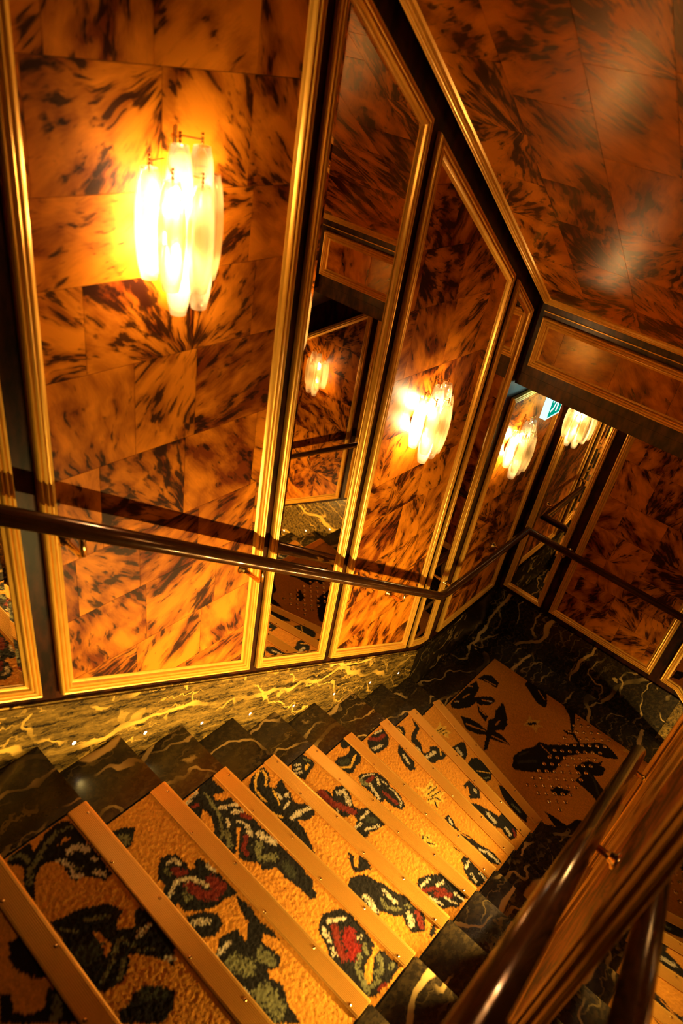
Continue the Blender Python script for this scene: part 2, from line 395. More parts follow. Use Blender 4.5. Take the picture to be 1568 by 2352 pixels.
MOTIFS = """
0 p k 0 -67,468 -46,472 -44,496 -44,572 -61,562 -74,534 -81,514 -77,493
0 p k 0 -115,535 -107,546 -106,564 -114,578 -106,593 -87,608 -73,608 -55,588 -47,589 -45,675 -139,580
0 s g 20 -68,636 -52,616
1 p k 0 35,228 63,227 93,226 91,249 124,233 150,228 176,228 189,249 187,304 191,363 186,419 165,420 153,398 139,381 120,376 113,360 118,333 114,308 92,294 73,300 54,319 36,355 32,345 34,310 50,281 53,260 38,249
1 p o 0 133,277 156,271 170,280 152,282
1 p o 0 93,230 128,227 128,231 92,252
1 s g 14 45,231 68,242 69,264
1 s g 14 46,311 62,286 87,275 112,259 147,247
1 s w 22 147,305 164,310 175,328
1 s w 13 119,309 132,339 123,362 135,374
1 s w 13 163,388 174,406
1 s g 10 136,354 143,360
1 s w 10 175,355 178,365
1 s g 8 162,250 182,257
1 p k 0 34,414 58,425 91,431 120,450 144,468 158,502 133,514 128,525 152,546 183,515 192,527 192,636 168,667 151,626 116,582 101,605 74,616 38,608 32,594 30,505 34,457
1 p o 0 85,487 97,506 100,542 93,549 75,556 85,536 87,513
1 s g 11 92,463 114,480 128,488
1 s d 50 45,514 66,526
1 s g 12 49,588 80,572 114,546
1 s g 12 75,608 100,586
1 s g 10 120,545 133,577
1 s w 16 154,564 178,566
1 s w 12 165,645 176,653
1 s g 6 43,442 66,471
1 s g 6 130,586 157,610
1 p k 0 40,654 63,658 81,648 99,652 119,670 141,703 121,728 86,732 31,675
1 s d 30 94,667 118,689
2 p k 0 291,247 322,261 342,280 306,314 290,312 288,277
2 s g 20 298,272 311,287 303,299
2 p k 0 299,434 320,408 339,394 360,398 375,412 378,435 376,465 386,475 396,457 411,461 419,483 423,569 420,598 395,585 362,582 332,567 300,538 301,511 281,528 279,501 284,468 301,459 309,448
2 s r 22 346,440 350,458 360,462
2 s r 30 349,498 355,538 379,561 403,558 396,524
2 s w 12 344,415 362,418 365,437
2 s g 16 330,429 332,440
2 s w 14 299,483 334,468 367,489 381,529
2 s g 16 323,518 333,523
2 s w 14 415,487 417,516
2 s g 10 328,504 342,495
2 p k 0 294,551 333,569 356,598 349,627 320,633 292,619 283,589
2 s w 16 299,574 329,598
2 p k 0 416,595 398,639 396,666 362,695 367,658 324,644 292,666 283,715 291,766 278,809 273,844 334,906 342,856 360,824 348,786 357,776 378,791 398,778 388,720 405,710 422,754 424,721 418,673 424,643
2 s w 14 299,669 331,667
2 s g 45 311,710 329,739
2 s g 25 373,736 375,771
2 s g 40 306,801 311,860
2 s w 10 293,763 289,783
2 p k 0 340,772 351,783 352,826 341,859 324,893 274,842
2 s g 50 320,807 314,847
2 s g 30 364,746 370,759
3 p k 0 540,240 595,230 631,218 660,226 659,341 662,423 665,506 664,629 624,668 617,636 612,605 614,563 588,553 581,520 556,490 554,465 542,435 544,374 541,312
3 p o 0 574,287 575,322 562,353 542,371 539,350 541,314
3 p o 0 627,273 663,291 665,316 636,306 620,289
3 p o 0 607,400 616,409 588,434 551,470 550,462 584,430
3 s w 12 543,242 595,230
3 s w 14 613,318 657,344
3 s w 16 632,356 656,370
3 s w 14 605,362 595,379
3 s w 20 635,417 623,443
3 s w 24 643,462 657,509
3 s r 14 557,261 570,266
3 s r 18 647,380 657,403
3 s r 16 610,440 579,462 577,479
3 s g 10 612,252 596,337 565,389 545,393
3 s g 20 579,392 557,427
3 s g 35 615,487 602,520 627,535
3 s w 10 623,386 632,402
3 s g 10 603,289 601,322
3 p k 0 575,543 593,560 613,567 605,602 614,633 617,670 617,695 631,704 643,695 644,679 662,670 659,646 664,543 617,498
3 s g 25 606,524 629,541
3 s d 30 634,582 630,613
3 p k 0 576,764 595,751 614,749 640,759 662,776 667,801 667,822 663,865 655,897 631,907 612,911 596,913 574,935 574,950 592,943 629,917 654,915 663,928 659,943 665,960 663,981 613,982 563,978 547,965 543,939 547,898 543,850 549,826 562,809 566,785
3 p o 0 594,919 612,923 603,936 582,944 570,944 573,931
3 s r 24 611,795 592,819 580,837 572,860
3 s R 40 628,831 607,849 611,865 595,872
3 s w 16 587,775 575,806
3 s w 14 610,770 646,795
3 s g 18 606,886 579,904 566,935 557,957
3 s g 16 635,877 627,895
3 s g 20 642,926 619,951 603,946
3 s g 12 638,963 657,963
3 s r 12 583,973 601,977
3 s g 12 563,953 597,962
3 s w 12 567,825 559,840
3 s w 10 637,855 645,860
4 p k 0 802,258 839,234 894,232 893,261 874,289 846,304 863,320 829,377 812,420 796,394 796,341 794,289
4 p k 0 814,309 856,297 867,319 893,308 907,310 896,340 894,367 879,403 904,431 905,471 897,479 866,478 842,455 825,507 804,552 752,503 775,455 794,394 792,333
4 p k 0 840,377 845,423 833,495 798,582 791,536 802,476
4 s y 10 874,234 835,253 813,285 810,332
4 s y 9 882,242 877,269 852,290
4 s w 12 860,339 858,357
4 s w 12 885,359 872,367
4 s w 20 834,437 864,438 900,450
4 s w 12 858,344 858,361
4 s w 10 883,362 876,372
4 s w 10 839,393 865,390
4 s y 8 858,322 837,374
4 s y 8 798,379 810,414
4 p k 0 884,639 886,661 862,682 867,696 902,671 907,705 896,730 850,702 849,689 862,663
4 p k 0 798,711 825,700 850,711 871,734 878,770 890,791 892,826 899,837 907,858 902,905 907,931 869,961 852,950 837,936 839,909 855,885 831,864 821,838 816,829 801,832 794,807 797,770
4 s w 20 814,768 815,792 806,817
4 s w 16 871,798 869,822 870,847
4 s g 14 844,811 838,837 861,867
4 s w 24 871,896 855,921
4 s r 20 896,912 871,945
4 s g 14 883,876 895,884
4 p k 0 878,969 900,965 905,974 884,988 865,982
5 p k 0 1067,226 1097,221 1133,221 1138,252 1140,286 1103,292 1057,307 1052,283 1046,253
5 s w 12 1076,238 1092,249
5 s w 12 1064,250 1082,262
5 s w 12 1054,263 1071,275
5 s y 14 1094,277 1114,269
5 s g 12 1119,241 1130,261
5 p k 0 1051,369 1076,374 1091,394 1087,421 1104,406 1128,406 1148,422 1143,460 1129,478 1114,501 1119,524 1144,535 1149,563 1147,597 1143,628 1105,620 1081,609 1050,614 1045,587 1046,565 1084,543 1085,521 1052,507 1047,468 1046,413
5 s r 30 1066,384 1064,442 1081,481 1096,517
5 s w 20 1112,426 1133,436 1121,465 1107,485
5 s w 13 1099,552 1137,552
5 s w 12 1077,591 1124,615
5 s w 12 1058,560 1083,565
5 s d 30 1114,571 1125,588
5 s w 8 1058,469 1051,480
5 p k 0 1052,838 1075,830 1101,839 1133,864 1150,876 1151,908 1152,945 1152,976 1122,982 1093,979 1074,960 1052,948 1051,913 1055,882 1053,860
5 s w 13 1060,851 1097,856
5 s w 13 1100,887 1128,896
5 s r 16 1053,865 1088,886 1107,915
5 s r 20 1077,903 1110,940
5 s w 12 1055,896 1064,940
5 s w 12 1126,948 1128,978
5 s w 8 1090,931 1100,970
6 p k 0 1301,273 1331,265 1359,283 1386,279 1410,264 1376,256 1378,235 1395,220 1421,229 1421,274 1404,331 1380,345 1354,343 1324,357 1303,345 1298,313
6 s y 11 1300,304 1333,331 1395,308
6 s d 30 1321,292 1346,307
6 p k 0 1322,383 1344,382 1385,414 1399,433 1398,480 1385,502 1391,521 1383,561 1360,599 1339,595 1325,566 1325,521 1304,521 1302,499 1305,462 1305,415
6 s w 8 1321,396 1348,397 1379,419
6 s r 20 1329,424 1366,424
6 s g 24 1317,402 1320,426
6 s w 16 1332,440 1311,501
6 s w 12 1380,436 1359,465
6 s r 16 1345,499 1347,567
6 s w 7 1378,502 1383,527 1364,576 1345,585
6 s w 7 1381,458 1383,487
6 p y 0 1333,694 1331,711 1322,721 1347,735 1324,744 1325,787 1302,772 1298,744 1301,723
6 s k 6 1317,719 1303,727
6 s k 6 1323,731 1322,742
6 s k 6 1305,744 1318,772
6 p k 0 1375,811 1369,835 1372,865 1366,853 1362,835
6 p k 0 1348,875 1369,877 1370,901 1363,936 1362,986 1335,988 1303,979 1303,940 1318,910 1340,890
6 s w 14 1334,907 1360,903
6 s w 14 1328,936 1319,961
6 s w 12 1355,956 1349,984
7 p k 0 1596,240 1648,231 1708,243 1692,295 1651,322 1604,319 1570,308 1576,270
7 s r 22 1619,241 1644,268 1680,272
7 s w 18 1589,286 1630,299
7 s w 10 1656,238 1694,247
7 p k 0 1658,371 1695,349 1685,403 1674,455 1645,483 1622,469 1626,435 1642,403
7 s w 14 1666,401 1650,442
7 p y 0 1574,532 1605,568 1664,559 1642,587 1661,594 1633,611 1659,644 1623,639 1616,668 1592,649 1554,669 1569,645 1552,612 1575,601 1558,578 1582,579
7 s k 7 1606,579 1632,582
7 s k 7 1588,595 1644,600
7 s k 7 1588,610 1640,622
7 s k 7 1601,625 1606,651
7 s k 7 1584,631 1567,657
7 s k 7 1570,611 1589,621
7 p k 0 1552,706 1576,712 1567,747 1554,762 1550,792 1562,829 1561,874 1572,910 1576,946 1564,985 1546,980 1530,952 1534,912 1538,872 1537,812 1545,773 1540,742
7 s w 12 1562,722 1553,745
7 s w 16 1544,890 1558,919 1558,973
7 s o 6 1545,784 1554,835
8 p k 0 1990,251 1986,275 1971,315 1940,323 1907,337 1900,374 1867,411 1897,430 1923,411 1948,434 1948,468 1944,498 1910,501 1894,486 1860,483 1847,459 1863,408 1878,328 1919,304 1959,296
8 s w 22 1852,435 1913,449
8 s y 8 1945,457 1923,479
8 s w 12 1868,370 1865,393
8 p k 0 1891,227 1917,249 1896,283 1868,294 1868,259
8 s y 9 1889,242 1880,278
8 p k 0 1867,646 1912,649 1907,683 1902,718 1868,740 1832,707 1853,680
8 s o 12 1874,664 1845,692
8 s w 12 1887,696 1880,713
8 p k 0 1812,720 1835,742 1843,779 1851,816 1856,850 1890,853 1885,892 1870,936 1829,961 1799,947 1799,919 1815,891 1801,871 1797,832 1806,796
8 s w 20 1831,805 1820,853
8 s w 18 1830,906 1816,932
8 s r 12 1849,930 1828,953
8 p k 0 1886,227 1909,230 1898,273 1872,293 1871,266
8 s y 8 1889,238 1883,268
9 p y 0 2154,322 2180,326 2223,312 2202,337 2223,355 2201,363 2210,400 2186,388 2169,410 2160,384 2154,359
9 s k 7 2162,339 2193,347
9 s k 7 2163,353 2198,361
9 s k 7 2168,372 2190,378
9 p k 0 2134,452 2184,461 2216,475 2187,509 2162,531 2120,542 2127,499
9 s w 20 2149,474 2138,509
9 p k 0 2111,565 2153,558 2181,575 2183,621 2163,681 2125,698 2094,690 2098,647
9 s y 7 2113,618 2154,673
9 s g 12 2105,670 2128,683
9 p k 0 2131,737 2138,769 2125,822 2106,877 2087,931 2052,945 2053,907 2062,852 2085,793
9 s g 14 2087,844 2079,892
9 p k 0 2185,215 2230,220 2190,230
10 p k 0 2806,239 2866,251 2897,289 2879,348 2832,364 2830,306
10 p k 0 2510,236 2575,228 2705,231 2786,244 2746,289 2664,306 2702,329 2752,377 2741,411 2686,402 2640,360 2645,333 2579,328 2517,290 2494,259
10 p k 0 2652,329 2618,374 2608,438 2561,448 2585,387
10 p k 0 2484,324 2510,373 2522,434 2512,486 2590,453 2622,472 2677,446 2768,446 2723,488 2677,530 2594,549 2547,517 2555,564 2530,631 2500,575 2481,528 2407,558 2381,545 2485,502 2448,458 2429,402 2460,359
10 s o 9 2831,272 2847,343
10 s o 9 2705,231 2726,250
10 s o 9 2542,242 2566,258
10 s o 9 2682,349 2722,395
10 s o 9 2462,381 2502,477
10 s o 9 2586,501 2634,503
10 s o 9 2507,526 2530,616
10 s o 9 2611,260 2664,273
10 s o 9 2611,378 2602,423
10 s w 10 2718,231 2721,245
10 s w 10 2547,247 2557,256
10 s w 10 2705,375 2713,393
10 p y 0 2713,614 2752,618 2809,606 2789,636 2826,668 2787,670 2797,705 2765,682 2726,696 2740,659
10 s k 20 2746,633 2780,659
10 p k 0 2415,711 2482,683 2558,693 2623,731 2682,737 2700,780 2742,818 2824,881 2888,939 2944,979 2967,1020 2960,1066 2932,1118 2878,1059 2863,1009 2828,967 2799,951 2712,892 2558,890 2508,845 2440,773 2411,731
10 s o 8 2669,752 2650,836
10 s d 20 2468,721 2550,786
10 s d 12 2514,703 2575,728
10 p k 0 3060,672 3069,715 3065,780 2972,821 2903,846 2854,918 2840,947 2841,917 2870,859 2921,819 2995,775 3044,704
10 p k 0 2864,790 2890,834 2883,860 2858,827
10 p k 0 2677,960 2748,976 2787,1001 2803,1036 2849,1058 2809,1061 2811,1092 2750,1095 2714,1062 2681,1118 2667,1152 2597,1170 2564,1157 2593,1111 2602,1045 2606,1001 2665,1008
10 s d 14 2729,978 2693,1072 2624,1130
10 p k 0 2999,466 3053,465 3074,495 3056,586 2970,639 2930,644 2927,590 2953,544 2977,506
10 s o 9 3023,547 2988,610
10 p y 0 2998,1100 3030,1119 3062,1095 3068,1122 3092,1133 3076,1161 3026,1167 3006,1118
10 s k 20 3041,1118 3052,1149
10 p k 0 2309,964 2318,1007 2324,1091 2395,1109 2431,1165 2295,1189 2244,1124
10 p k 0 2754,439 2745,476 2672,511 2644,551 2587,553 2584,540
10 p k 0 2445,928 2493,945 2526,1012 2480,1007 2437,966
"""
def nosing_mat():
    m = NT('ribbed_gold_aluminium')
    nz = m.n('TexNoise', {'Vector': m.n('TexCoord').outputs['Object'], 'Scale': 300., 'Detail': 2.}).outputs[0]
    m.bsdf(color=m.mix(nz, (.84, .43, .07), (1., .56, .11)), rough=.35, metal=.6)
    return m.mat
M_NOSE = nosing_mat()
def carpet_mat():
    m = NT('patterned_wool_carpet')
    col = m.n('VertexColor', layer_name='print').outputs[0]
    co = m.n('TexCoord').outputs['Object']
    nz = m.n('TexNoise', {'Vector': co, 'Scale': 330., 'Detail': 2.}).outputs[0]
    n2 = m.n('TexNoise', {'Vector': co, 'Scale': 95., 'Detail': 3.}).outputs[0]
    f = m.math('ADD', .55, m.math('ADD', m.math('MULTIPLY', nz, .55), m.math('MULTIPLY', n2, .42)))
    c = m.mix(1., col, m.n('CombineColor', {0: f, 1: f, 2: f}).outputs[0], 'MULTIPLY')
    m.bsdf(color=c, rough=1., spec=.1, sheen=.15, normal=m.bump(m.math('ADD', nz, n2), .35, .0025))
    return m.mat
M_CARPET = carpet_mat()
def emit(name, col, s):
    m = NT(name)
    e = m.n('Emission', {0: (*col, 1), 1: s})
    m.t.links.new(e.outputs[0], m.out.inputs[0])
    return m.mat
M_BULB = {}
def bulb_mat(p):
    k = round(p, 2)
    if k not in M_BULB: M_BULB[k] = emit('lamp_bulb', (1., .66, .28), p / (math.pi * .0047))
    return M_BULB[k]
M_LED = emit('step_light_lens', (1., .85, .6), 12.)
def lamp_glass():
    m = NT('rippled_lamp_glass')
    tr = m.n('BsdfTransparent', {0: (1., .97, .90, 1)})
    tl = m.n('BsdfTranslucent', {0: (1., .95, .82, 1)})
    gl = m.n('BsdfGlossy', {0: (1., .92, .75, 1), 'Roughness': .06})
    fr = m.n('LayerWeight', {0: .35}).outputs[1]
    a = m.n('MixShader', {0: m.math('ADD', .22, m.math('MULTIPLY', fr, .35)), 1: tr.outputs[0], 2: tl.outputs[0]})
    b = m.n('MixShader', {0: m.math('ADD', .05, m.math('MULTIPLY', fr, .25)), 1: a.outputs[0], 2: gl.outputs[0]})
    m.t.links.new(b.outputs[0], m.out.inputs[0])
    return m.mat
M_GLASS = lamp_glass()

# ------------------------------------------------------------------ shell
def struct(o, label=None): return tag(o, label, kind='structure')
struct(prism('wall_left', [(-1.6, -2.2), (XB + .15, -2.2), (XB + .15, 3.6), (-1.6, 3.6)], mapA, -.12, -.004, M_WALL), 'dark lacquered wall on the left of the flight')
struct(prism('wall_far', [(-.004, -3.4), (4.2, -3.4), (4.2, .9), (-.004, .9)], mapB, -.12, -.004, M_WALL), 'dark lacquered wall at the far end of the landing')
struct(prism('wall_right', [(-1.6, -2.2), (XC, -2.2), (XC, 3.6), (-1.6, 3.6)], mapC, -.12, -.004, M_WALL), 'dark lacquered wall beside the right handrail')
struct(prism('wall_inner', [(YC + .13, -3.4), (4.2, -3.4), (4.2, 1.2), (YC + .13, 1.2)], lambda u, v, h: P(XC - .1 + h, u, v), 0, .1, M_WALL), 'dark wall along the inside of the lower flight')
struct(box('wall_back', -1.72, -1.605, -.12, YC + .12, -.5, 3.6, M_WALL), 'dark wall behind the top landing')
struct(box('wall_end', XC, XB + .15, 4.2, 4.3, -3.4, .9, M_WALL), 'dark wall at the foot of the lower flight')

# sloping ceiling with veneer sheets and a moulding round its edge
ceil = struct(prism('ceiling', [(-1.6, ZCEIL(-1.6)), (2.5, ZCEIL(2.5)), (2.5, ZCEIL(2.5) + .12), (-1.6, ZCEIL(-1.6) + .12)], lambda u, v, h: P(u, h, v), 0, YC - .004, M_WALL), 'sloping tortoiseshell ceiling over the stair flight')
cp = [(-1.5, .022), (2.492, .022), (2.492, YC - .03), (-1.5, YC - .03)]
tiles(inset(cp, .034), mapT, M_TORT_CEIL, ceil, .0005, .004, .23, .21, seed=5)
t1 = struct(frame('trim_1', cp, mapT, M_GOLD, None, .95), 'ribbed gold moulding edging the sloping ceiling')
struct(box('ceiling', 2.605, XB, 0, 1.2, .34, .44, M_WALL), 'dark flat ceiling over the landing')
struct(prism('ceiling', [(1.2, .34), (4.2, .34 - .69 * 3.0), (4.2, .46 - .69 * 3.0), (1.2, .44)], lambda u, v, h: P(h, u, v), XC, XB, M_WALL), 'dark sloping ceiling over the lower flight')

# bulkhead across the stair
bh = struct(box('wall_bulkhead', 2.5, 2.6, 0, YC - .004, .368, ZCEIL(2.5) + .12, M_BEAM), 'brown bulkhead crossing above the stair with a framed panel')
box('lower_fascia', 2.5025, 2.6, 0, YC - .004, .31, .366, M_BEAM, bh)
bp = [(.036, .41), (1.195, .41), (1.195, .625), (.036, .625)]
frame('moulding', bp, mapK, M_GOLD, bh, .95)
tiles(inset(bp, .036), mapK, M_TORT_BEAM, bh, .0005, .004, .22, .24, seed=21)
box('bead', 2.496, 2.5, .03, YC - .03, .645, .649, M_GOLD, bh)

# ------------------------------------------------------------------ wall panels and mirrors
def wall_panel(poly, fmap, label, seed, base, group='tortoiseshell wall panels', mats=None):
    mg, mt = mats or (M_GOLD, M_TORT)
    poly = ccw(poly)
    t = tag(empty('wall_panel', base), label, 'wall panel', group)
    frame('frame', poly, fmap, mg, t)
    tiles(inset(poly, .039), fmap, mt, t, -.003, .003, .22, .19, seed=seed)
    return t
def wall_mirror(poly, fmap, label, base, group='framed mirror strips', turn=0., glass=None):
    poly = ccw(poly)
    t = tag(empty('wall_mirror', base), label, 'mirror', group)
    frame('frame', poly, fmap, M_GOLD_RIGHT if glass else M_GOLD, t, .9)
    g = inset(poly, .034)
    c = sum(p[0] for p in g) / len(g)
    b2 = inset(poly, .046)
    bm = bmesh.new()
    tl = math.tan(turn)
    f = lambda u, v, h: fmap(u, v, h + (u - c) * tl)
    # bevelled plate
    r0 = [bm.verts.new(f(u, v, -.002)) for u, v in g]; r1 = [bm.verts.new(f(u, v, .0015)) for u, v in g]; r2 = [bm.verts.new(f(u, v, .003)) for u, v in b2]
    n = len(g)
    for a, b in ((r0, r1), (r1, r2)):
        for i in range(n): bm.faces.new((a[i], a[(i + 1) % n], b[(i + 1) % n], b[i]))
    bm.faces.new(r0[::-1]); bm.faces.new(r2)
    bm_obj('mirror_glass', bm, glass or M_MIRROR, t)
    return t
def sl(x0, x1): return [(x0, ZB(x0)), (x1, ZB(x1)), (x1, ZT(x1)), (x0, ZT(x0))]
wall_mirror(sl(-.15, .268), mapA, 'narrow mirror strip cut off by the left edge of the picture', (.06, .001, ZB(.06)))
wall_panel(sl(.315, 1.005), mapA, 'tall tortoiseshell panel behind the nearest, largest glass sconce', 3, (.66, .001, ZB(.66)))
wall_mirror(sl(1.043, 1.457), mapA, 'mirror strip reflecting a sconce and studded carpet, between the two tall panels', (1.25, .001, ZB(1.25)))
wall_panel(sl(1.502, 2.18), mapA, 'tall tortoiseshell panel behind the middle glass sconce', 12, (1.84, .001, ZB(1.84)))
wall_mirror([(2.226, ZB(2.226)), (2.357, -1.225), (2.433, -1.238), (2.433, .658), (2.226, .803)], mapA, 'narrow mirror strip with a bent foot beside the landing panel', (2.33, .001, -1.2))
wall_panel([(2.525, -1.245), (3.15, -1.245), (3.15, .23), (2.525, .23)], mapA, 'tortoiseshell panel behind the sconce on the landing', 31, (2.84, .001, -1.245))
wall_mirror([(.035, -1.275), (.305, -1.275), (.305, .21), (.035, .21)], mapB, 'mirror strip on the far wall next to the corner', (XB - .001, .17, -1.275), turn=MB_TURN)
wall_panel([(.36, -1.268), (1.016, -1.268), (1.016, .21), (.36, .21)], mapB, 'tortoiseshell panel on the far wall under the bulkhead', 44, (XB - .001, .69, -1.268))
wall_mirror([(1.073, -1.262), (1.165, -1.268), (1.315, -1.268 - .105), (1.315, .12), (1.2, .21), (1.073, .21)], mapB, 'mirror strip with a bent foot on the far wall, at the right edge', (XB - .001, 1.19, -1.27))
z2 = lambda y: -1.405 - .69 * (y - 1.365)
wall_panel([(1.365, z2(1.365)), (1.95, z2(1.95)), (1.95, z2(1.95) + 1.445), (1.365, z2(1.365) + 1.445)], mapB, 'tortoiseshell panel with a sconce seen only in the mirror strip', 57, (XB - .001, 1.65, z2(1.65)))
wall_mirror([(2.0, z2(2.0)), (2.4, z2(2.4)), (2.4, z2(2.4) + 1.445), (2.0, z2(2.0) + 1.445)], mapB, 'mirror strip far down the lower flight', (XB - .001, 2.2, z2(2.2)))
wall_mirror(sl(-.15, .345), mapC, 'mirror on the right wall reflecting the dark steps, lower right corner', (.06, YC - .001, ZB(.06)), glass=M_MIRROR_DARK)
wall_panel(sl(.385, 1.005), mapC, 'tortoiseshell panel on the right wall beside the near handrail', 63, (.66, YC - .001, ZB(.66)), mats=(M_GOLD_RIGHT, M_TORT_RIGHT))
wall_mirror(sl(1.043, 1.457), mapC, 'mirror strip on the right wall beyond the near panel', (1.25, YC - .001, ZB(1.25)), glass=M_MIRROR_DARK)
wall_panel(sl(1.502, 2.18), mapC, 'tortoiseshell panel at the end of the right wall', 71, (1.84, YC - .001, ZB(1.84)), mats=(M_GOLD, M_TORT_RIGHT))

# ------------------------------------------------------------------ marble skirtings
def skirting(name, fmap, x1, label, level=None):
    o = prism(name, [(-1.6, ZSTR(-1.6) - .9), (x1, ZSTR(x1) - .9), (x1, ZSTR(x1)), (-1.6, ZSTR(-1.6))], fmap, -.003, .006, M_MARBLE_STR)
    struct(o, label)
    # thin top moulding
    prism('top_moulding', [(-1.6, ZSTR(-1.6) - .028), (x1, ZSTR(x1) - .028), (x1, ZSTR(x1) - .006), (-1.6, ZSTR(-1.6) - .006)], fmap, .0062, .012, M_MARBLE_STR, o)
    return o
skirting('baseboard_left', mapA, 2.352, 'gold veined black marble skirting following the stair')
o = prism('baseboard_left', [(2.354, -1.75), (XB, -1.75), (XB, -1.292), (2.42, -1.292), (2.354, ZSTR(2.352))], mapA, -.003, .006, M_MARBLE)
struct(o, 'black marble skirting along the landing under the sconce panel')
prism('top_moulding', [(2.43, -1.322), (XB, -1.322), (XB, -1.298), (2.43, -1.298)], mapA, .0062, .012, M_MARBLE, o)
skirting('baseboard_right', mapC, 2.24, 'black marble skirting on the right wall')
o = prism('baseboard_far', [(.007, -1.75), (1.21, -1.75), (1.21, -1.315), (.007, -1.315)], mapB, -.003, .006, M_MARBLE)
struct(o, 'black marble skirting along the far wall')
zs = lambda y: -1.318 - .69 * (y - 1.212)
o = prism('baseboard_far', [(1.212, zs(1.212) - .75), (3.4, zs(3.4) - .75), (3.4, zs(3.4)), (1.212, zs(1.212))], mapB, -.003, .006, M_MARBLE_STR)
struct(o, 'gold veined marble skirting following the lower flight')

# ------------------------------------------------------------------ carpet print
CC = {'o': (.64, .25, .022), 'k': (.010, .007, .005), 'g': (.15, .14, .06), 'd': (.035, .035, .018), 'w': (.58, .47, .30), 'r': (.17, .016, .006), 'R': (.20, .008, .004), 'y': (.75, .42, .055)}
MOT = {}
for ln in MOTIFS.strip().splitlines():
    t, ty, c, wd, rest = ln.split(' ', 4)
    MOT.setdefault(int(t), []).append((ty, c, float(wd) / 1000, np.array([[float(v) / 1000 for v in q.split(',')] for q in rest.split()])))
def print_colors(xy, mot):
    n = len(xy)
    col = np.empty((n, 3)); col[:] = CC['o']
    q = xy + rng.normal(0, .0011, xy.shape)
    for ty, c, wd, pts in mot:
        lo, hi = pts.min(0) - wd - .004, pts.max(0) + wd + .004
        s = np.where((q[:, 0] > lo[0]) & (q[:, 0] < hi[0]) & (q[:, 1] > lo[1]) & (q[:, 1] < hi[1]))[0]
        if not len(s): continue
        x, y = q[s, 0], q[s, 1]
        if ty == 'p':
            ins = np.zeros(len(s), bool)
            j = len(pts) - 1
            for i in range(len(pts)):
                xi, yi = pts[i]; xj, yj = pts[j]
                if yi != yj: ins ^= ((yi > y) != (yj > y)) & (x < (xj - xi) * (y - yi) / (yj - yi) + xi)
                j = i
        else:
            d = np.full(len(s), 9.)
            for (ax, ay), (bx, by) in zip(pts, pts[1:]):
                ex, ey = bx - ax, by - ay; L = ex * ex + ey * ey + 1e-12
                tt = np.clip(((x - ax) * ex + (y - ay) * ey) / L, 0, 1)
                d = np.minimum(d, np.hypot(x - ax - tt * ex, y - ay - tt * ey))
            ins = d < (wd / 2) * rng.uniform(.55, 1.1, len(s))
            if c in 'gw': ins &= rng.random(len(s)) < .86
        col[s[ins]] = CC[c]
    col *= rng.uniform(.82, 1.1, (n, 1))
    return col
def carpet_grid(name, quad, z, mot, parent, step=.0036, zmap=flat, plan=None):
    """quad: 4 plan points a0 b0 b1 a1; grid of coloured tufts"""
    a0, b0, b1, a1 = [np.array(q, float) for q in quad]
    nu = max(2, int(np.linalg.norm(b0 - a0) / step)); nv = max(2, int(max(np.linalg.norm(a1 - a0), np.linalg.norm(b1 - b0)) / step))
    U, Vv = np.meshgrid(np.linspace(0, 1, nu + 1), np.linspace(0, 1, nv + 1), indexing='ij')
    U = U[..., None]; Vv = Vv[..., None]
    xy = ((a0 * (1 - U) + b0 * U) * (1 - Vv) + (a1 * (1 - U) + b1 * U) * Vv).reshape(-1, 2)
    col = print_colors(xy if plan is None else plan(xy), mot)
    zz = z + rng.normal(0, .0006, len(xy))
    co = np.array([zmap(p[0], p[1], h) for p, h in zip(xy, zz)])
    idx = np.arange((nu + 1) * (nv + 1)).reshape(nu + 1, nv + 1)
    f = np.stack([idx[:-1, :-1], idx[1:, :-1], idx[1:, 1:], idx[:-1, 1:]], -1).reshape(-1, 4)
    # orient upwards
    p0, p1, p3 = co[f[0, 0]], co[f[0, 1]], co[f[0, 3]]
    if np.cross(p1 - p0, p3 - p0)[2] < 0: f = f[:, ::-1]
    me = bpy.data.meshes.new(name)
    me.vertices.add(len(co)); me.vertices.foreach_set('co', co.astype(np.float32).ravel())
    me.loops.add(f.size); me.loops.foreach_set('vertex_index', f.astype(np.int32).ravel())
    me.polygons.add(len(f)); me.polygons.foreach_set('loop_start', np.arange(0, f.size, 4, dtype=np.int32))
    me.update(calc_edges=True)
    at = me.color_attributes.new('print', 'FLOAT_COLOR', 'POINT')
    at.data.foreach_set('color', np.concatenate([col, np.ones((len(col), 1))], 1).astype(np.float32).ravel())
    me.polygons.foreach_set('use_smooth', np.ones(len(f), bool))
    return link(name, me, M_CARPET, parent)

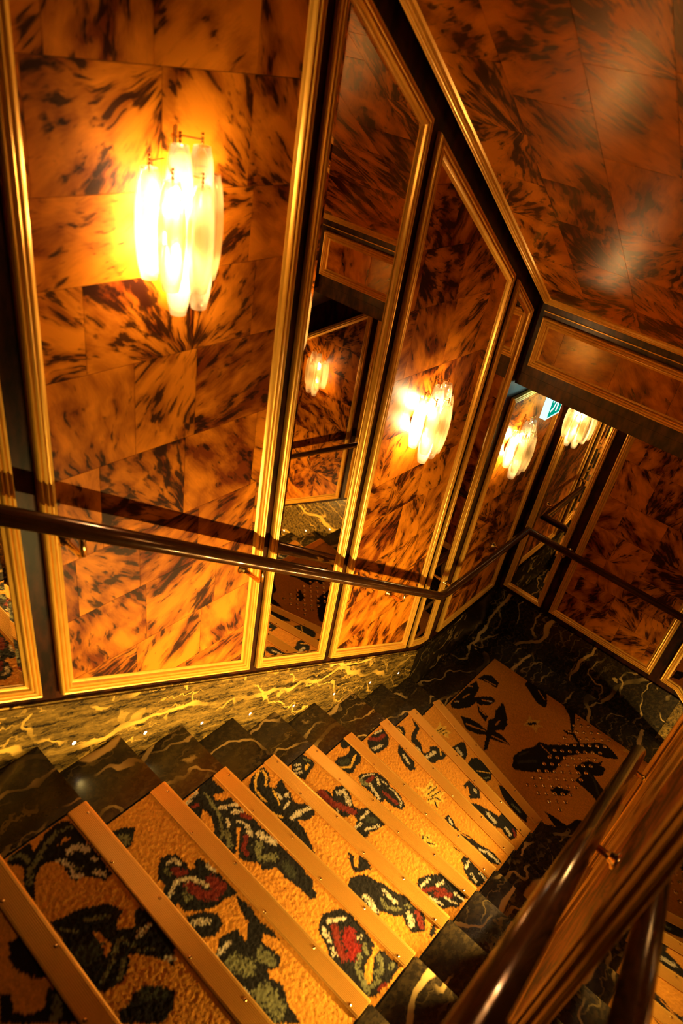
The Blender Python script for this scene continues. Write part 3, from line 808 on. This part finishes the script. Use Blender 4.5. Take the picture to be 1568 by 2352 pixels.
# ------------------------------------------------------------------ steps
def nosing(parent, pa, pb, z, zmap, width=.046):
    """ribbed strip whose front edge runs pa to pb (plan)"""
    pa, pb = Vector((*pa, 0)), Vector((*pb, 0))
    d = (pb - pa).normalized(); nrm = Vector((-d.y, d.x, 0))
    if nrm.dot(Vector((1, 0, 0))) < 0: nrm = -nrm       # towards the descent
    prof = [(.004, -.018), (.004, .0035), (.001, .0055)]
    nr = 11
    for i in range(nr):
        s0 = -.003 - (width - .006) * i / nr; s1 = -.003 - (width - .006) * (i + .55) / nr; s2 = -.003 - (width - .006) * (i + .999) / nr
        prof += [(s0, .0058), (s1, .0058), (s1 - .0006, .0046), (s2, .0046)]
    prof += [(-width, .004), (-width, .0008), (.0015, .0008), (.0015, -.018)]
    bm = bmesh.new()
    ends = []
    for e in (pa, pb):
        ends.append([bm.verts.new(zmap(*(e + nrm * s)[:2], z + hh)) for s, hh in prof])
    n = len(prof)
    for i in range(n): bm.faces.new((ends[0][i], ends[0][(i + 1) % n], ends[1][(i + 1) % n], ends[1][i]))
    bm.faces.new(ends[0][::-1]); bm.faces.new(ends[1])
    o = bm_obj('nosing_strip', bm, M_NOSE, parent)
    L = (pb - pa).length
    for i in range(6):
        q = pa + d * (.03 + (L - .06) * i / 5) - nrm * (width * (.82 if i % 2 else .2))
        s = link('screw', SCREW, M_BRASS, o)
        s.matrix_basis = Matrix.Translation(zmap(q.x, q.y, z + .0052))
    return o
bm = bmesh.new(); lathe_bm(bm, [(.0042, 0), (.0042, .0008), (.003, .0018), (.0008, .0021)], (0, 0, 0), (0, 0, 1), 10)
SCREW = bpy.data.meshes.new('screw'); bmesh.ops.recalc_face_normals(bm, faces=bm.faces[:]); bm.to_mesh(SCREW); bm.free()
SCREW.materials.append(M_BRASS)

def line_at(k, y):
    """front edge of step k at lateral position y"""
    if k < 0: return -.238
    if y <= YL: return XL[k]
    return XL[k] + (XR[k] - XL[k]) * (y - YL) / (YR - YL)
ORD = ['topmost', 'second', 'third', 'fourth', 'fifth', 'sixth', 'seventh', 'eighth', 'ninth', 'lowest']
Y0, Y1 = .0075, YC - .0075
for k in range(0, 10):
    z = -k * H
    t = tag(empty('stair_step', (line_at(k, .6) - .1, .6, z - H)), '%s step of the main flight, carpet between marble ends and gold nosing' % ORD[k] if k not in (0,) else 'step in the bottom left corner, nearest the camera, with its gold nosing', 'stair step', 'steps of the main flight')
    g = .0012
    f = lambda y: line_at(k, y); b = lambda y: line_at(k - 1, y) + .0005
    zb = z - H - .02
    prism('marble_slab', [(b(Y0), Y0), (f(Y0), Y0), (f(YL) , YL - .004), (b(YL), YL - .004)], flat, z - H + .001, z, M_MARBLE, t)
    prism('marble_slab', [(b(YR), YR + .004), (f(YR), YR + .004), (f(Y1), Y1), (b(Y1), Y1)], flat, z - H + .001, z, M_MARBLE, t)
    prism('tread_core', [(b(YL), YL - .003), (f(YL) - .002, YL - .003), (f(YR) - .002, YR + .003), (b(YR), YR + .003)], flat, z - H + .001, z - .004, M_BLACK, t)
    carpet_grid('carpet', [(b(YL), YL + .002), (f(YL) - .004, YL + .002), (f(YR) - .004, YR - .002), (b(YR), YR - .002)], z - .0005, MOT.get(k, []), t)
    nosing(t, (f(YL), YL + .001), (f(YR), YR - .001), z, flat)
# floor of the top landing behind the camera
struct(box('floor', -1.6, -.24, .0075, YC - .0075, -.1, .165, M_MARBLE), 'black marble floor of the top landing behind the camera')

# landing
fl = struct(box('floor', 2.05, XB - .007, .0075, Y2, ZL - .14, ZL - .014, M_BLACK), 'floor of the landing with black marble border')
prism('marble_slab', [(XL[9] + .001, Y0), (3.04, Y0), (3.04, YL - .004), (XL[9] + .001, YL - .004)], flat, ZL - .0135, ZL, M_MARBLE, fl)
prism('marble_slab', [(3.042, Y0), (XB - .0075, Y0), (XB - .0075, .62), (3.042, .62)], flat, ZL - .0135, ZL, M_MARBLE, fl)
prism('marble_slab', [(3.042, .622), (XB - .0075, .622), (XB - .0075, Y2), (3.042, Y2)], flat, ZL - .0135, ZL, M_MARBLE, fl)
prism('marble_slab', [(XR[9] + .001, YR + .004), (2.235, YR + .004), (2.30, 1.06), (2.40, Y2), (XC + .002, Y2), (XC + .002, YC - .02), (line_at(9, YC - .02) + .001, YC - .02)], flat, ZL - .0135, ZL, M_MARBLE, fl)
lc = tag(empty('landing_carpet', (2.7, .75, ZL - .013)), 'orange leaf-patterned carpet with metal warning studs on the landing', 'carpet')
carpet_grid('pile', [(XL[9] + .002, YL + .001), (3.038, YL + .001), (3.038, YR), (XR[9] + .003, YR)], ZL, MOT[10], lc, .0042)
carpet_grid('pile', [(2.24, YR), (3.038, YR), (3.038, Y2), (2.402, Y2)], ZL, MOT[10], lc, .0042)
bm = bmesh.new(); lathe_bm(bm, [(.0125, 0), (.0125, .0015), (.0105, .0042), (.006, .0058), (.001, .0062)], (0, 0, 0), (0, 0, 1), 14)
STUD = bpy.data.meshes.new('stud'); bmesh.ops.recalc_face_normals(bm, faces=bm.faces[:]); bm.to_mesh(STUD); bm.free(); STUD.materials.append(M_BRASS)
for f_ in STUD.polygons: f_.use_smooth = True
for i in range(21):
    for j in range(7):
        if (i + j) % 2 == 0 and not (j >= 1 and i == 0 and False):
            s = link('stud', STUD, None, lc)
            s.matrix_basis = Matrix.Translation(P(2.379 + i * .0316, .828 + j * .0323, ZL + .0005))

# lower flight along the far wall
flat2 = lambda a, b, z: P(XB - b, a, z)
B0, BL, BR, B1 = .0075, .22, .79, XB - XC - .004
for j in range(0, 8):
    z = ZL - j * H
    fr = Y2 + G2 * j; bk = Y2 + G2 * (j - 1) if j else Y2 - .0
    if j == 0:
        nosing(lc, (Y2, BL + .002), (Y2, .66), ZL, flat2)
        continue
    t = tag(empty('stair_step', (XB - .5, fr - .1, z - H)), '%s step of the lower flight beyond the landing' % ORD[j - 1].replace('topmost', 'first'), 'stair step', 'steps of the lower flight')
    prism('marble_slab', [(bk + .0005, B0), (fr, B0), (fr, BL - .004), (bk + .0005, BL - .004)], flat2, z - H + .001, z, M_MARBLE, t)
    prism('marble_slab', [(bk + .0005, BR + .004), (fr, BR + .004), (fr, B1), (bk + .0005, B1)], flat2, z - H + .001, z, M_MARBLE, t)
    prism('tread_core', [(bk + .0005, BL - .003), (fr - .002, BL - .003), (fr - .002, BR + .003), (bk + .0005, BR + .003)], flat2, z - H + .001, z - .004, M_BLACK, t)
    if j < 6:
        kk = 3 + j
        carpet_grid('carpet', [(bk + .001, BL + .002), (fr - .004, BL + .002), (fr - .004, BR - .002), (bk + .001, BR - .002)], z - .0005, MOT.get(kk, []), t, .006, flat2, plan=lambda q, kk=kk, bk=bk: np.stack([q[:, 0] - bk + XL[kk - 1], q[:, 1]], 1))
        nosing(t, (fr, BL + .001), (fr, BR - .001), z, flat2)
struct(box('floor', XC + .002, XB - .007, Y2 + G2 * 7 + .001, 4.2, ZL - 8 * H - .1, ZL - 8 * H, M_MARBLE), 'black marble floor at the foot of the lower flight')

# ------------------------------------------------------------------ step lights
LEDS = [(.337, -.241), (.57, -.405), (.802, -.559), (1.044, -.715), (1.31, -.888), (1.603, -1.045), (1.915, -1.206), (2.199, -1.347)]
def led(name_lab, fmap, u, v, group, dirv, power):
    c = fmap(u, v, .0065)
    t = tag(bpy.data.objects.new('step_light', None), name_lab, 'light', group); COL.objects.link(t); t.location = c
    t.empty_display_size = .02
    ax = (fmap(u, v, 1.) - fmap(u, v, 0.)).normalized()
    bm = bmesh.new(); lathe_bm(bm, [(.0085, -.002), (.0085, .0012), (.0075, .002), (.0062, .0016), (.0062, -.002)], c, ax, 16, True)
    bm_obj('bezel', bm, M_BRASS, t)
    bm = bmesh.new(); lathe_bm(bm, [(.006, -.001), (.006, .0012), (.0035, .0022), (.0008, .0025)], c, ax, 16)
    bm_obj('lens', bm, M_LED, t)
    if power > 0:
        l = bpy.data.lights.new('step_light_beam', 'SPOT'); l.energy = power; l.color = (1., .66, .18); l.spot_size = math.radians(100); l.spot_blend = .9; l.shadow_soft_size = .006
        lo = bpy.data.objects.new('beam', l); COL.objects.link(lo); lo.parent = t
        d = Vector(dirv); lo.matrix_parent_inverse = Matrix.Translation(-t.location)
        lo.matrix_basis = Matrix.Translation(c + ax * .006) @ d.to_track_quat('-Z', 'Y').to_matrix().to_4x4()
for i, (x, z) in enumerate(LEDS):
    n = ['nearest', 'second', 'third', 'fourth', 'fifth', 'sixth', 'seventh', 'farthest'][i]
    led('%s tiny step light along the left marble skirting' % n, mapA, x, z, 'step lights on the left skirting', (0, -1, -.25), STEP_LIGHT_W * .012)
    led('%s step light on the right marble skirting' % n, mapC, x, z + .14, 'step lights on the right skirting', (-.05, 1, .02), STEP_LIGHT_W * [.5, .9, 1.15, 1.2, 1.15, 1.0, .7, .22][i])
for i, (y, z) in enumerate([(1.395, -1.714), (1.625, -1.869), (1.851, -2.009), (2.08, -2.17)]):
    led('%s tiny step light on the lower flight' % ORD[i].replace('topmost', 'first'), mapB, y, z, 'step lights on the lower flight', (-1, 0, -.25), STEP_LIGHT_W * .1)
for i, (y, z) in enumerate([(1.5, -1.714), (1.73, -1.869), (1.96, -2.009)]):  # unseen lamps added to brighten the far wall's panel and skirting
    led('%s added, unseen step light on the inner side of the lower flight' % ORD[i].replace('topmost', 'first'), lambda u, v, h: P(XC + .001 + h, u, v), y, z, 'added step lights on the inner side of the lower flight', (1, 0, .12), STEP_LIGHT_W * .7)

# ------------------------------------------------------------------ handrails
def handrail(label, pts, rad, brackets):
    t = tag(empty('handrail', (pts[0][0], pts[0][1], pts[0][2])), label, 'handrail')
    bm = bmesh.new(); tube(bm, [P(*p) for p in pts], rad, 20)
    bm_obj('rail', bm, M_BRONZE, t, True)
    for wall, foot, top in brackets:
        bm = bmesh.new()
        fpt, tp = P(*foot), P(*top)
        ax = {'A': Vector((0, -1, 0)), 'B': Vector((-1, 0, 0)), 'C': Vector((0, 1, 0))}[wall]
        lathe_bm(bm, [(.021, 0), (.021, .004), (.018, .009), (.012, .012), (.010, .02)], fpt, ax, 16)
        mid = fpt + ax * ((tp - fpt).dot(ax))
        tube(bm, [fpt + ax * .012, mid - ax * .012, mid + Vector((0, 0, .010)), tp], .0075, 10)
        bm_obj('bracket', bm, M_BRASS, t, True)
    return t
yr = .088; RL = .0205
ra = lambda x: .79 - .685 * x
LEV = -.758
br = [('A', (x, .0005, ra(x) - .075), (x, yr, ra(x) - .016)) for x in (.36, .93, 1.86)] + [('A', (x, .0005, LEV - .05), (x, yr, LEV - .016)) for x in (2.42, 2.92)] + [('B', (XB - .0005, y, LEV - .05), (XB - yr - .02, y, LEV - .016)) for y in (.33, 1.04)] + [('B', (XB - .0005, 1.62, -1.17), (XB - yr - .02, 1.62, -1.125))]
xb_ = XB - yr - .02
handrail('bronzed round handrail down the left wall, turning along the landing', [(-.5, yr, ra(-.5)), (2.235, yr, ra(2.235)), (2.30, yr, LEV), (xb_, yr, LEV), (xb_, 1.11, LEV), (xb_, 2.6, LEV - .69 * 1.49)], RL, br)
rc = lambda x: .82 - .69 * x
yc = 1.18
handrail('dark bronzed handrail in the lower right foreground', [(-.6, yc, rc(-.6)), (1.72, yc - .004, rc(1.72))], .0225, [('C', (x, YC - .0005, rc(x) - .04), (x, yc, rc(x) - .018)) for x in (.16, .78, 1.55)])

# ------------------------------------------------------------------ glass tube sconces
def barrel(bm, c, up, L, r0, r1, wall=.0022, seg=18):
    n = 9
    prof = [(r0 + (r1 - r0) * math.sin(math.pi * i / (n - 1)) ** .7, -L / 2 + L * i / (n - 1)) for i in range(n)]
    prof += [(r - wall, t) for r, t in prof[::-1]]
    lathe_bm(bm, prof, c, up, seg, True)
TUBES = [(-.044, .086, -.002), (.012, .100, -.008), (.056, .072, .004), (-.014, .066, .052), (.036, .066, .050), (-.012, .068, -.060), (.038, .070, -.055), (-.064, .046, .012), (.070, .044, -.014)]
BEAD_ME = {}
def sconce(fmap, u, v, label, power, s=1.):
    t = tag(bpy.data.objects.new('wall_sconce', None), label, 'sconce', 'glass tube wall sconces'); COL.objects.link(t); t.location = fmap(u, v, 0.); t.empty_display_size = .05
    f = lambda a, h, b: fmap(u + a * s, v + b * s, h * s)
    up = Vector((0, 0, 1))
    ax = (fmap(u, v, 1) - fmap(u, v, 0)).normalized()
    bm = bmesh.new()
    lathe_bm(bm, [(.045 * s, .004), (.045 * s, .010), (.038 * s, .016), (.012 * s, .020), (.010 * s, .036)], fmap(u, v, 0.), ax, 20)
    bm_obj('back_plate', bm, M_BRASS, t)
    bm = bmesh.new()
    for (a, h, b) in TUBES:
        top = f(a, h, b + .1)
        tube(bm, [f(a * .3, .03, b + .108), f(a, h, b + .108)], .0016 * s, 6)
        tube(bm, [f(a, h, b + .108), f(a, h, b + .088)], .0016 * s, 6)
    tube(bm, [f(0, .034, -.05), f(0, .034, .175)], .004 * s, 8)
    bm_obj('tube_hanger', bm, M_BRASS, t)
    for (a, h, b) in TUBES:
        bm = bmesh.new(); barrel(bm, f(a, h, b), up, .195 * s, .0155 * s, .0265 * s)
        o = bm_obj('glass_tube', bm, M_GLASS, t, True)
        bm = bmesh.new()
        for q in range(3): lathe_bm(bm, [(.0008, -.003), (.003, -.0015), (.003, .0015), (.0008, .003)], f(a, h, b + .103 + q * .007), up, 8)
        bm_obj('bead_finial', bm, M_BRASS, o, True)
    for b in (-.045, .045):
        bm = bmesh.new(); lathe_bm(bm, [(.004, -.03), (.011, -.022), (.015, -.004), (.013, .012), (.006, .026), (.001, .03)], f(.002, .036, b), up, 14)
        bm_obj('bulb', bm, bulb_mat(power), t, True)
    return t
sconce(mapA, .625, 1.12, 'nearest and largest glass tube sconce, glowing on the tall panel', SCONCE_W)
sconce(mapA, 1.755, .365, 'middle glowing glass tube sconce on the second tall panel', SCONCE_W)
sconce(mapA, 2.668, -.055, 'glowing glass tube sconce on the landing panel', SCONCE_W * .42)
sconce(mapB, 1.71, -.53, 'glowing glass tube sconce on the lower flight, visible only in the mirror', SCONCE_W * .5)

sconce(mapB, .105, -.065, 'glass tube sconce on the far wall, half hidden under the bulkhead', SCONCE_W * .35, .82)
sconce(mapC, .66, 1.10, 'glass tube sconce on the near right wall panel, out of the picture', SCONCE_W * .75)
sconce(mapC, 1.84, .32, 'glass tube sconce on the far right wall panel, out of the picture', SCONCE_W * .9)

# ------------------------------------------------------------------ exit sign
M_SIGN = emit('sign_light_panel', (.60, 1., .94), 2.6)
M_SIGN_G = emit('sign_green_print', (.0, .55, .36), 1.1)
M_SIGN_W = emit('sign_white_print', (.85, 1., .98), 2.2)
t = tag(empty('exit_sign', (2.77, .105, .34)), 'small glowing green and white exit sign hanging over the landing', 'exit sign')
sx0, sx1, sy0, sy1, sz0, sz1 = 2.70, 2.845, .088, .118, .118, .30
box('light_box', sx0, sx1, sy0, sy1, sz0, sz1, M_SIGN, t)
mapS = lambda u, v, h: P(sx0 + u, sy1 + h, sz0 + v)
g = prism('green_field', [(.012, .010), (.135, .010), (.135, .172), (.012, .172)], mapS, .0003, .0015, M_SIGN_G, t)
# running figure and arrow
bm = bmesh.new()
prism_bm(bm, [(.060, .085), (.085, .080), (.078, .125), (.058, .125)], mapS, .0016, .0028)
prism_bm(bm, [(.060, .088), (.075, .085), (.050, .045), (.025, .035), (.022, .046), (.043, .055)], mapS, .0016, .0028)
prism_bm(bm, [(.070, .085), (.086, .082), (.098, .055), (.092, .025), (.080, .027), (.085, .053)], mapS, .0016, .0028)
prism_bm(bm, [(.058, .122), (.062, .112), (.040, .100), (.030, .082), (.022, .087), (.033, .108)], mapS, .0016, .0028)
prism_bm(bm, [(.076, .122), (.078, .112), (.096, .102), (.112, .108), (.110, .117), (.096, .113)], mapS, .0016, .0028)
lathe_bm(bm, [(.011, .0016), (.011, .0028)], mapS(.067, .142, 0), (0, -1, 0), 14)
bm_obj('running_figure', bm, M_SIGN_W, t)
box('hanger', 2.76, 2.785, .097, .109, .30, .34, M_BRASS, t)
l = bpy.data.lights.new('sign_light', 'AREA'); l.shape = 'RECTANGLE'; l.size = .12; l.size_y = .15; l.energy = .35; l.color = (.55, 1., .85)
lo = bpy.data.objects.new('sign_glow', l); COL.objects.link(lo); lo.parent = t; lo.matrix_parent_inverse = Matrix.Translation(-t.location)
lo.matrix_basis = Matrix.Translation(P(2.772, .085, .21)) @ Vector((0, 1, 0)).to_track_quat('-Z', 'Y').to_matrix().to_4x4()
